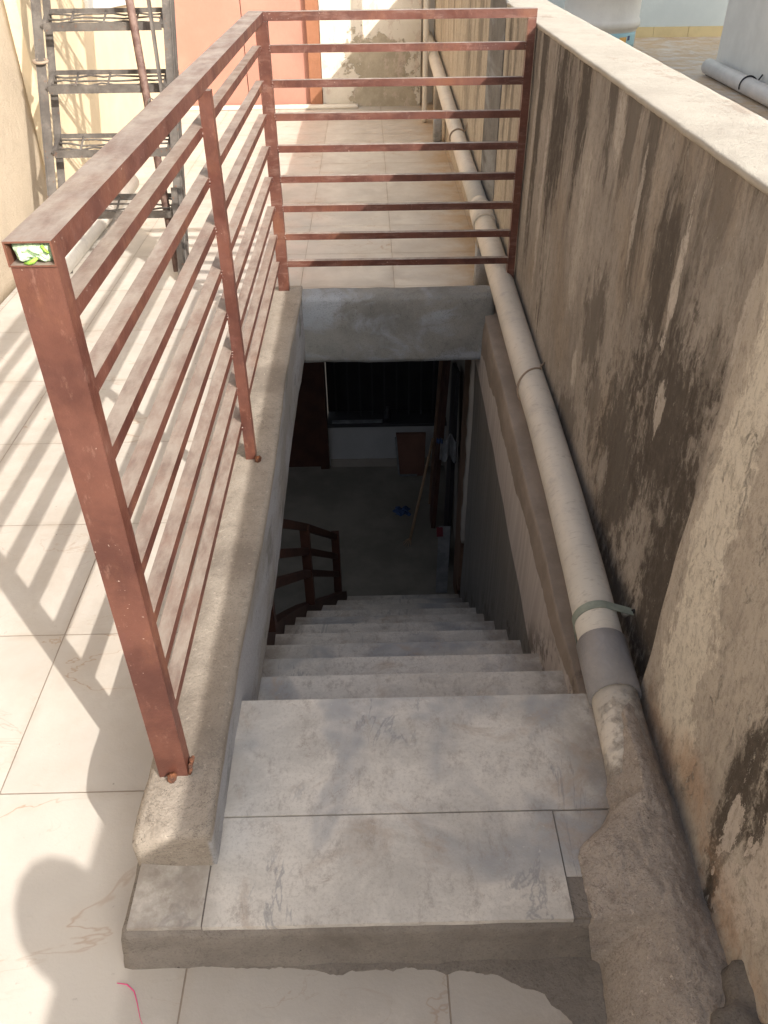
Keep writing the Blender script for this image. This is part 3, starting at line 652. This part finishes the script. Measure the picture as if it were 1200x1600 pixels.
s1 = strap(1.425, .178, .5365, .0562, .011, 205, 62, T['strap'], 'strap', ((.499, .10), (.622, .205)))
bm = new(); tube(bm, [(.602, 1.424, .199), (.606, 1.421, .208)], .009, 12); obj('bolt', bm, T['zinc'], s1)
bm = new(); tube(bm, [(.61, 1.428, .200), (.64, 1.43, .205)], .006, 10); obj('wall_plug', bm, T['black'], s1)
bm = new()
pts = [(.572 + .0565 * math.cos(math.radians(a)), 2.56 + .09 * (k / 16), .193 + .0565 * math.sin(math.radians(a))) for k, a in enumerate([215 - 10 * i for i in range(17)])]
tube(bm, pts + [(.612, 2.68, .235), (.636, 2.70, .245)], .0045, 8); obj('cable_tie', bm, T['tie'], t)
bm = new()
pts = [(.572 + .053 * math.cos(math.radians(a)), 5.62, .376 + .053 * math.sin(math.radians(a))) for a in range(200, 30, -10)]
tube(bm, pts + [(.636, 5.64, .47)], .005, 8); obj('cable_tie', bm, T['tie'], t)

bm = new(); rbox(bm, .53, .60, 4.02, 4.12, 0, .238, r=.006, step=.02, amp=.004, ns=20); tag(obj('brick_support', bm, T['kerb']), 'small cement block standing under the drain pipe just beyond the railing', 'block')
bm = new(); rbox(bm, .53, .60, 7.2, 7.3, 0, .43, r=.006, step=.02, amp=.004, ns=20); tag(obj('brick_support', bm, T['kerb']), 'cement block propping the far end of the drain pipe near the pillar', 'block')
# ------------------------------------------------------------------ mortar haunch over the pipe end
def sm(a, b, x):
    k = min(1, max(0, (x - a) / (b - a))); return k * k * (3 - 2 * k)
def haunch(u, v):
    y = 1.185 - 1.35 * u                         # away -> towards the viewer
    if y > .93: xl = .452 + .108 * ((y - .93) / .255) ** 1.5
    elif y > .84: xl = .375 + .077 * sm(.84, .93, y)
    else: xl = .372 + .030 * sm(.716, .695, y) - .012 * sm(.70, .58, y)
    xl += mnoise.noise(Vector((y * 30, 1, 5))) * .004 + mnoise.noise(Vector((y * 90, 1, 5))) * .0025
    xw = .632; x = xl + (xw - xl) * v
    k = sm(.717, .700, y); zb = (ZP - .004) * (1 - k) - .003 * k
    crest = .198 - .06 * sm(.95, .45, y) + .022 * sm(.88, .98, y) - .010 * sm(1.12, 1.185, y)
    xc = .515
    if x < xc: z = zb + (crest - zb) * math.sin(min(1, (x - xl) / max(.02, xc - xl)) * math.pi / 2) ** .75
    else: zw = .125; z = zw + (crest - zw) * math.cos(min(1, (x - xc) / .085) * math.pi / 2) ** 1.1 if x < .6 else zw
    if y > .93 and x < xc: z = crest - .09 * (1 - min(1, (x - xl) / max(.01, xc - xl)))
    if x > .588: z += .25 * (x - .588)
    a = min(1, v * 12)
    z += (abs(mnoise.noise(Vector((x * 40, y * 34, 9)))) - .2) * .006 * a
    z += mnoise.noise(Vector((x * 9, y * 7, 0))) * .008 * a + mnoise.noise(Vector((x * 26, y * 22, 4))) * .004 * a + mnoise.noise(Vector((x * 80, y * 80, 4))) * .002 * a
    if v == 0: z -= .02
    return (x, y, z)
bm = new(); grid(bm, haunch, 340, 70)
tag(obj('mortar_haunch', bm, T['mortar']), 'lumpy brown mortar fillet burying the near end of the drain pipe', 'mortar')
bm = new()
bmesh.ops.create_icosphere(bm, subdivisions=5, radius=1)
for v in bm.verts:
    p = v.co.copy(); q = 1 + mnoise.noise(p * 2.2) * .35 + mnoise.noise(p * 6) * .10
    v.co = Vector((.655 + p.x * .13 * q, .50 + p.y * .155 * q, .05 + p.z * .20 * q))
for f in bm.faces: f.smooth = True
tag(obj('mortar_lump', bm, T['darkmortar']), 'dark mouldy lump of mortar in the near right corner against the wall', 'mortar')
# grey cement smeared on the tiles at the foot of the platform
def smear(name, pts, z, label, jag=.010):
    bm = new(); P = []
    for (a, b) in zip(pts, pts[1:] + pts[:1]):
        n = max(2, int((Vector(a) - Vector(b)).length / .006))
        for k in range(n):
            t_ = k / n; x = a[0] + (b[0] - a[0]) * t_; y = a[1] + (b[1] - a[1]) * t_
            x += mnoise.noise(Vector((x * 23, y * 23, 1))) * jag * .6; y += mnoise.noise(Vector((x * 31, y * 31, 7))) * jag * .7 + mnoise.noise(Vector((x * 120, y * 120, 7))) * jag * .35 + mnoise.noise(Vector((x * 9, y * 9, 3))) * jag * .9; P.append((x, y))
    lo = [bm.verts.new((x, y, z - .003)) for x, y in P]; hi = [bm.verts.new((x, y, z)) for x, y in P]
    bm.faces.new(hi); 
    for i in range(len(P)): bm.faces.new((lo[i], lo[(i + 1) % len(P)], hi[(i + 1) % len(P)], hi[i]))
    bmesh.ops.triangulate(bm, faces=[f for f in bm.faces if len(f.verts) > 4])
    return tag(obj(name, bm, T['plinth']), label, 'cement')
smear('cement_smear', [(-.46, .73), (.42, .73), (.42, .30), (.345, .50), (.335, .56), (.33, .60), (.29, .65), (.20, .682), (.10, .690), (-.06, .698), (-.08, .690), (-.2, .704), (-.3, .709), (-.46, .712)], .0018, 'ragged grey cement smear on the tiles along the foot of the platform')
# pink thread on the tiles
bm = new(); tube(bm, [(-.497, .683, .004), (-.478, .680, .004), (-.462, .668, .004), (-.452, .648, .004), (-.44, .62, .004), (-.425, .60, .003), (-.41, .588, .003)], .002, 6, rr=[.0009, .0012, .0011, .0008, .0005, .0004, .0003])
tag(obj('thread', bm, T['pink']), 'short pink thread lying on the tiles in front of the platform', 'thread')

# ------------------------------------------------------------------ steel railing
t = thing('steel_railing', 'red brown steel tube railing on two sides of the stair opening', 'railing', (-.40, 2.2, ZK))
RX0, RX1 = -.437, -.379; RT = 1.283; XB = -.402
def tubebox(nm, x0, x1, y0, y1, z0, z1, bev=.0025): bm = new(); box(bm, x0, x1, y0, y1, z0, z1); return obj(nm, bm, T['paint'], t, bev)
# side top rail, open at the near end
bm = new(); th = .0022; y0, y1 = .965, 3.50; z0 = RT - .031
for q in ((RX0, RX1, y0, y1, RT - th, RT), (RX0, RX1, y0, y1, z0, z0 + th), (RX0, RX0 + th, y0, y1, z0 + th, RT - th), (RX1 - th, RX1, y0, y1, z0 + th, RT - th)): box(bm, *q)
obj('top_rail', bm, T['paint'], t)
tubebox('top_rail', RX1, .625, 3.462, 3.50, RT - .030, RT - .001)
# posts
fp = tubebox('post', RX0 + .001, RX1 - .001, .968, 1.000, ZK - .01, RT - .031)
mp = tubebox('post', -.3985, -.368, 2.10, 2.130, ZK - .01, RT - .031)
cp = tubebox('post', -.412, -.366, 3.455, 3.49, ZK - .01, RT - .031)
rp = tubebox('post', .592, .622, 3.450, 3.485, ZK - .06, RT - .030)
for k in range(8):
    zt = 1.176 - .1165 * k
    bm = new(); box(bm, -.428, -.3985, 1.0002, 3.46, zt - .023, zt); 
    for yy in (1.002, 2.10, 2.13, 3.452):
        for q in range(3):
            p = Vector((-.3985 + random.uniform(-.002, .002), yy + random.uniform(-.003, .003), zt - .004 - .007 * q)); r_ = random.uniform(.0025, .0045); tube(bm, [p + Vector((0, 0, -r_)), p, p + Vector((.002, 0, r_))], r_, 6, rr=[r_ * .4, r_, r_ * .4])
    obj('side_bar', bm, T['paint'], t)
    bm = new(); box(bm, -.366, .592, 3.458, 3.482, zt - .026, zt); 
    for xx in (-.366, .590):
        for q in range(3):
            p = Vector((xx + random.uniform(-.002, .003), 3.457, zt - .004 - .008 * q)); r_ = random.uniform(.003, .005); tube(bm, [p + Vector((0, 0, -r_)), p, p + Vector((.002, 0, r_))], r_, 6, rr=[r_ * .4, r_, r_ * .4])
    obj('end_bar', bm, T['paint'], t)
for (x, y, s) in ((-.409, .96, 1), (-.360, 2.09, 1.1)):
    bm = new(); bmesh.ops.create_icosphere(bm, subdivisions=3, radius=1)
    for v in bm.verts: p = v.co.copy(); q = 1 + mnoise.noise(p * 2) * .4; v.co = Vector((x + p.x * .009 * q * s, y + p.y * .010 * q * s, ZK + .006 + p.z * .012 * q * s))
    for f in bm.faces: f.smooth = True
    obj('anchor_bolt', bm, T['rust'], t)
bm = new()
for k in range(6):
    a = (-.379 + random.uniform(-.002, .002), .972 + .005 * k, ZK + .002); tube(bm, [a, (a[0] + .006, a[1] - .002, ZK + .012 + random.uniform(0, .016))], .004, 6)
obj('torn_foot', bm, T['rust'], t)
# plastic bag stuffed into the open end of the top rail
t = thing('plastic_bag', 'crumpled pale green plastic bag stuffed into the open end of the handrail', 'plastic bag', (-.408, .965, RT - .035))
bm = new()
def bagf(u, v):
    x = RX0 + .0035 + (RX1 - RX0 - .007) * u; z = RT - .0285 + .0255 * v
    e = (1 - abs(2 * u - 1) ** 4) * (1 - abs(2 * v - 1) ** 4)
    y = .985 - .020 * e + mnoise.noise(Vector((x * 60, 0, z * 90))) * .007 * e + abs(mnoise.noise(Vector((x * 140, 3, z * 160 + x * 90)))) * .006 * e
    return (x + mnoise.noise(Vector((x * 60, 5, z * 60))) * .002, y, z + mnoise.noise(Vector((x * 70, 8, 2))) * .003)
grid(bm, bagf, 46, 30); obj('crumpled_film', bm, T['bag'], t)
bm = new(); tube(bm, [(-.400, .9655, RT - .020), (-.405, .963, RT - .023), (-.411, .965, RT - .026), (-.418, .967, RT - .027)], .0025, 6, rr=[.0015, .003, .0025, .001]); tube(bm, [(-.392, .967, RT - .006), (-.389, .965, RT - .010), (-.386, .967, RT - .015)], .002, 6); obj('green_handle', bm, T['baggreen'], t)

# ------------------------------------------------------------------ iron step ladder on the left
t = thing('iron_ladder', 'rusty angle iron ladder with double bar steps leaning by the yellow wall', 'ladder', (-1.33, 4.3, 0))
def LP(x, z, dy=0): return Vector((x, 4.2 + .5 * z + dy, z))
for x, sgn in ((-1.655, 1), (-1.005, -1)):
    for dy, w_ in ((0, .044), (.13, .036)):
        bm = new(); x_ = x + sgn * (.0 if dy == 0 else .012)
        zb = 0 if not (x < -1.5 and dy == 0) else 0
        beam(bm, LP(x_, zb, dy), LP(x_, 2.1, dy), w_, .006, up=(0, 1, 0)); beam(bm, LP(x_ - sgn * w_ / 2, zb, dy + .016), LP(x_ - sgn * w_ / 2, 2.1, dy + .016), .006, w_, up=(0, 1, 0))
        obj('upright', bm, T['iron'], t)
random.seed(3)
for z in (.305, .575, .85, 1.11, 1.38, 1.65):
    bm = new(); a = LP(-1.625, z, -.012); b = LP(-1.035, z, -.012)
    D = Vector((0, .13, .058)); beam(bm, a, b, .012, .036); beam(bm, a + D, b + D, .014, .020); beam(bm, a, a + D, .022, .02); beam(bm, b, b + D, .022, .02)
    for j in range(3):
        o_ = .045 + .04 * j; tube(bm, [a.lerp(b, k / 9) + Vector((0, o_ * .8 + random.uniform(-.010, .010), o_ * .35 + random.uniform(-.006, .006))) for k in range(10)], .005, 6)
    for k in range(3): c = a.lerp(b, .22 + .28 * k); tube(bm, [c, c + D], .006, 6)
    obj('step', bm, T['iron'], t)
bm = new(); beam(bm, LP(-1.0, .02, -.02), LP(-1.015, .42, -.02), .03, .05, up=(0, 1, 0)); obj('foot', bm, T['iron'], t)
t = thing('steel_rod', 'long brown painted rod leaning diagonally in front of the ladder', 'rod', (-1.06, 4.33, 0))
bm = new(); tube(bm, [(-1.045, 4.28, .02), (-1.16, 4.70, 1.10), (-1.26, 5.05, 2.0)], .020, 12); obj('shaft', bm, T['rodpaint'], t)
bm = new(); pts = [(-1.10 + .018 * math.cos(a), 4.55, .78 + .035 * math.sin(a)) for a in [k * math.pi / 8 for k in range(17)]]; tube(bm, pts, .004, 6); obj('ring', bm, T['iron'], t)
bm = new(); beam(bm, (-1.03, 4.50, .70), (-1.10, 4.86, 1.55), .04, .012, up=(1, 0, 0)); tag(obj('flat_bar', bm, T['iron']), 'dark flat iron bar slanting down beside the right upright of the ladder', 'bar')
bm = new(); p_ = LP(-1.655, .97, -.01); tube(bm, [p_ + Vector((.034 * math.cos(a), .02 * math.sin(a), .006 * math.sin(a))) for a in [k * math.pi / 8 for k in range(17)]], .008, 6)
tag(obj('rope_ring', bm, T['tie']), 'small tan rope ring tied round the left upright of the ladder', 'rope')
t = thing('floor_pipe', 'pale pipe lying on the tiles along the foot of the yellow wall behind the ladder', 'pipe', (-1.66, 4.6, 0))
bm = new(); tube(bm, [(-1.66, 4.05, .062), (-1.66, 5.9, .062)], .058, 24); obj('tube', bm, T['pvc'], t)
bm = new(); box(bm, -1.73, -1.59, 4.07, 4.09, 0, .08); obj('bracket', bm, T['npipe'], t)
# ------------------------------------------------------------------ person behind the viewpoint
pj = {'pelvis': (.42, -.60, .62, .085, .075), 'waist': (.42, -.60, .72, .080, .065), 'chest': (.43, -.59, .86, .100, .070), 'neck0': (.445, -.575, .955, .045, .045), 'neck1': (.46, -.56, 1.00, .034, .036), 'skull': (.475, -.556, 1.07, .062, .070), 'crown': (.478, -.556, 1.135, .050, .060),
      'shl': (.30, -.58, .92, .040, .038), 'ell': (.25, -.60, .72, .030, .028), 'wrl': (.26, -.52, .56, .020, .018), 'shr': (.53, -.58, .92, .036, .036), 'elr': (.56, -.62, .73, .030, .028), 'wrr': (.54, -.52, .58, .020, .018),
      'hpl': (.36, -.60, .56, .065, .062), 'knl': (.35, -.58, .32, .045, .045), 'anl': (.35, -.61, .06, .028, .030), 'tol': (.345, -.52, .025, .028, .018), 'hpr': (.48, -.60, .56, .065, .062), 'knr': (.48, -.58, .32, .045, .045), 'anr': (.48, -.61, .06, .028, .030), 'tor': (.485, -.52, .025, .028, .018)}
pe = ['pelvis waist', 'waist chest', 'chest neck0', 'neck0 neck1', 'neck1 skull', 'skull crown', 'chest shl', 'shl ell', 'ell wrl', 'chest shr', 'shr elr', 'elr wrr', 'pelvis hpl', 'hpl knl', 'knl anl', 'anl tol', 'pelvis hpr', 'hpr knr', 'knr anr', 'anr tor']
base = Vector((.42, -.60, 0)); verts = [Vector(v[:3]) - base for v in pj.values()]; rad = [v[3:] for v in pj.values()]; nm_ = list(pj)
ed = [tuple(nm_.index(q) for q in e.split()) for e in pe]
for s_, wr in ((-1, 'wrl'), (1, 'wrr')):      # palms, four fingers and a thumb each
    wi = nm_.index(wr); wv = verts[wi]; verts.append(wv + Vector((0, .035, -.05))); rad.append((.024, .012)); pi_ = len(verts) - 1; ed.append((wi, pi_))
    for k in range(4):
        a = verts[pi_] + Vector(((k - 1.5) * .013, .012, -.022)); b = a + Vector((0, .006, -.026 + .004 * abs(k - 1.3))); verts += [a, b]; rad += [(.0068, .0068), (.0055, .0055)]; ed += [(pi_, len(verts) - 2), (len(verts) - 2, len(verts) - 1)]
    a = wv + Vector((-s_ * .024, .03, -.035)); b = a + Vector((-s_ * .006, .016, -.022)); verts += [a, b]; rad += [(.008, .008), (.006, .006)]; ed += [(wi, len(verts) - 2), (len(verts) - 2, len(verts) - 1)]
me = bpy.data.meshes.new('person'); me.from_pydata([tuple(v) for v in verts], ed, []); po = bpy.data.objects.new('person', me); C.objects.link(po); po.location = base
sk = po.modifiers.new('skin', 'SKIN'); sk.use_smooth_shade = True
for i_, r_ in enumerate(rad): me.skin_vertices[0].data[i_].radius = r_
me.skin_vertices[0].data[0].use_root = True
po.modifiers.new('sub', 'SUBSURF').levels = 2; po.modifiers['sub'].render_levels = 2
mp_ = M('person_cloth_and_skin', .85, .2); zsk = mp_.rng(mp_.z, .955, .96); hand = mp_.rng(mp_.z, .60, .595)
cc = mp_.mix(mp_.rng(mp_.z, .64, .65), (.05, .055, .08), (.30, .31, .33)); cc = mp_.mix(zsk, cc, (.32, .19, .13)); cc = mp_.mix(mp_.mul(hand, mp_.rng(mp_.y, -.565, -.56), mp_.rng(mp_.z, .36, .37)), cc, (.32, .19, .13)); mp_.col(cc); me.materials.append(mp_.m)
tag(po, 'person standing at the parapet whose round head shadow falls on the tiles at lower left', 'person')
bm = new(); bmesh.ops.create_icosphere(bm, subdivisions=4, radius=1)
for v in bm.verts:
    p = v.co.copy(); v.co = Vector((.478 + p.x * .080, -.575 + p.y * .088, 1.115 + p.z * .082)) + p * mnoise.noise(p * 5) * .006
    if v.co.z < 1.08 + .25 * (v.co.y + .575): v.co.z = max(v.co.z, 1.06 + .25 * (v.co.y + .575))
obj('hair', bm, T['hair'], po)
for ex in (-.024, .024):
    bm = new(); tube(bm, [(.477 + ex, -.492, 1.075), (.477 + ex, -.487, 1.075)], .009, 10); obj('eye', bm, T['black'], po)
bm = new(); tube(bm, [(.477, -.492, 1.072), (.477, -.476, 1.048), (.477, -.488, 1.040)], .008, 8, rr=[.005, .011, .006]); obj('nose', bm, T['skin'], po)

po.location += Vector((.014, .016, 0))

# ------------------------------------------------------------------ neighbour's terrace
t = thing('blue_wall', 'pale blue wall with yellow skirting at the back of the neighbouring terrace', 'wall', (6, 13.4, 0))
bm = new(); box(bm, 1.0, 9, 13.35, 13.6, 0, 3.2); obj('plaster', bm, T['blue'], t)
for k in range(14):
    bm = new(); box(bm, 1.6 + k * .5, 1.6 + k * .5 + .494, 13.33, 13.349, 0, .13); obj('skirting_tile', bm, T['skirt'], t, .003)
t = thing('white_block', 'dirty white block on the neighbouring terrace with a pipe along its foot', 'building', (5, 8, 0))
bm = new(); box(bm, 3.95, 8, 3.5, 10.35, 0, 3.2); obj('plaster', bm, T['white'], t, .02)
t = thing('floor_pipe', 'pale grey pipe running along the foot of the white block next door', 'pipe', (3.84, 8, 0))
bm = new(); tube(bm, [(3.82, 10.2, .085), (3.80, 8.4, .085), (3.78, 5, .085)], .08, 20); obj('tube', bm, T['npipe'], t)
bm = new(); pts = [(3.81 + .088 * math.cos(a), 9.0, .085 + .088 * math.sin(a)) for a in [math.radians(q) for q in range(200, 10, -12)]]; tube(bm, pts + [(3.94, 9.02, .18)], .008, 6); obj('cable_tie', bm, T['black'], t)
t = thing('water_tank', 'round white water tank with a light blue label on the neighbouring terrace', 'water tank', (3.08, 12.3, 0))
tc = (3.06, 12.3, 0); R = .50
bm = new(); lathe(bm, tc, [(.44, 0), (.47, .02), (.47, .24), (.475, .25), (.50, .27), (.51, .31), (.50, .35), (.485, .37), (.485, .62), (.50, .66), (.50, .72), (.485, .76), (.485, 1.1), (.40, 1.3), (.2, 1.38), (.2, 1.42), (0, 1.43)], 56); obj('body', bm, T['tank'], t)
def label(a0, a1, z0, z1, mat, nm, r, rd=0):
    bm = new(); grid(bm, lambda u, v: (tc[0] + r * math.cos(math.radians(a0 + (a1 - a0) * u)), tc[1] + r * math.sin(math.radians(a0 + (a1 - a0) * u)), z0 + (z1 - z0) * v), 24, 4)
    o = obj(nm, bm, mat, t); o.modifiers.new('s', 'SOLIDIFY').thickness = .003; o.modifiers['s'].offset = 0; return o
lb = label(272, 330, .055, .225, T['cyan'], 'label', .4745)
label(255, 271.5, .03, .235, T['navy'], 'dark_band', .4745)
label(276, 281, .10, .17, T['navy'], 'printed_mark', .479)
label(290, 303, .09, .18, T['labelorange'], 'printed_patch', .479)
label(306, 311, .14, .19, T['navy'], 'printed_mark', .479)
for o in S.objects: o.select_set(False)
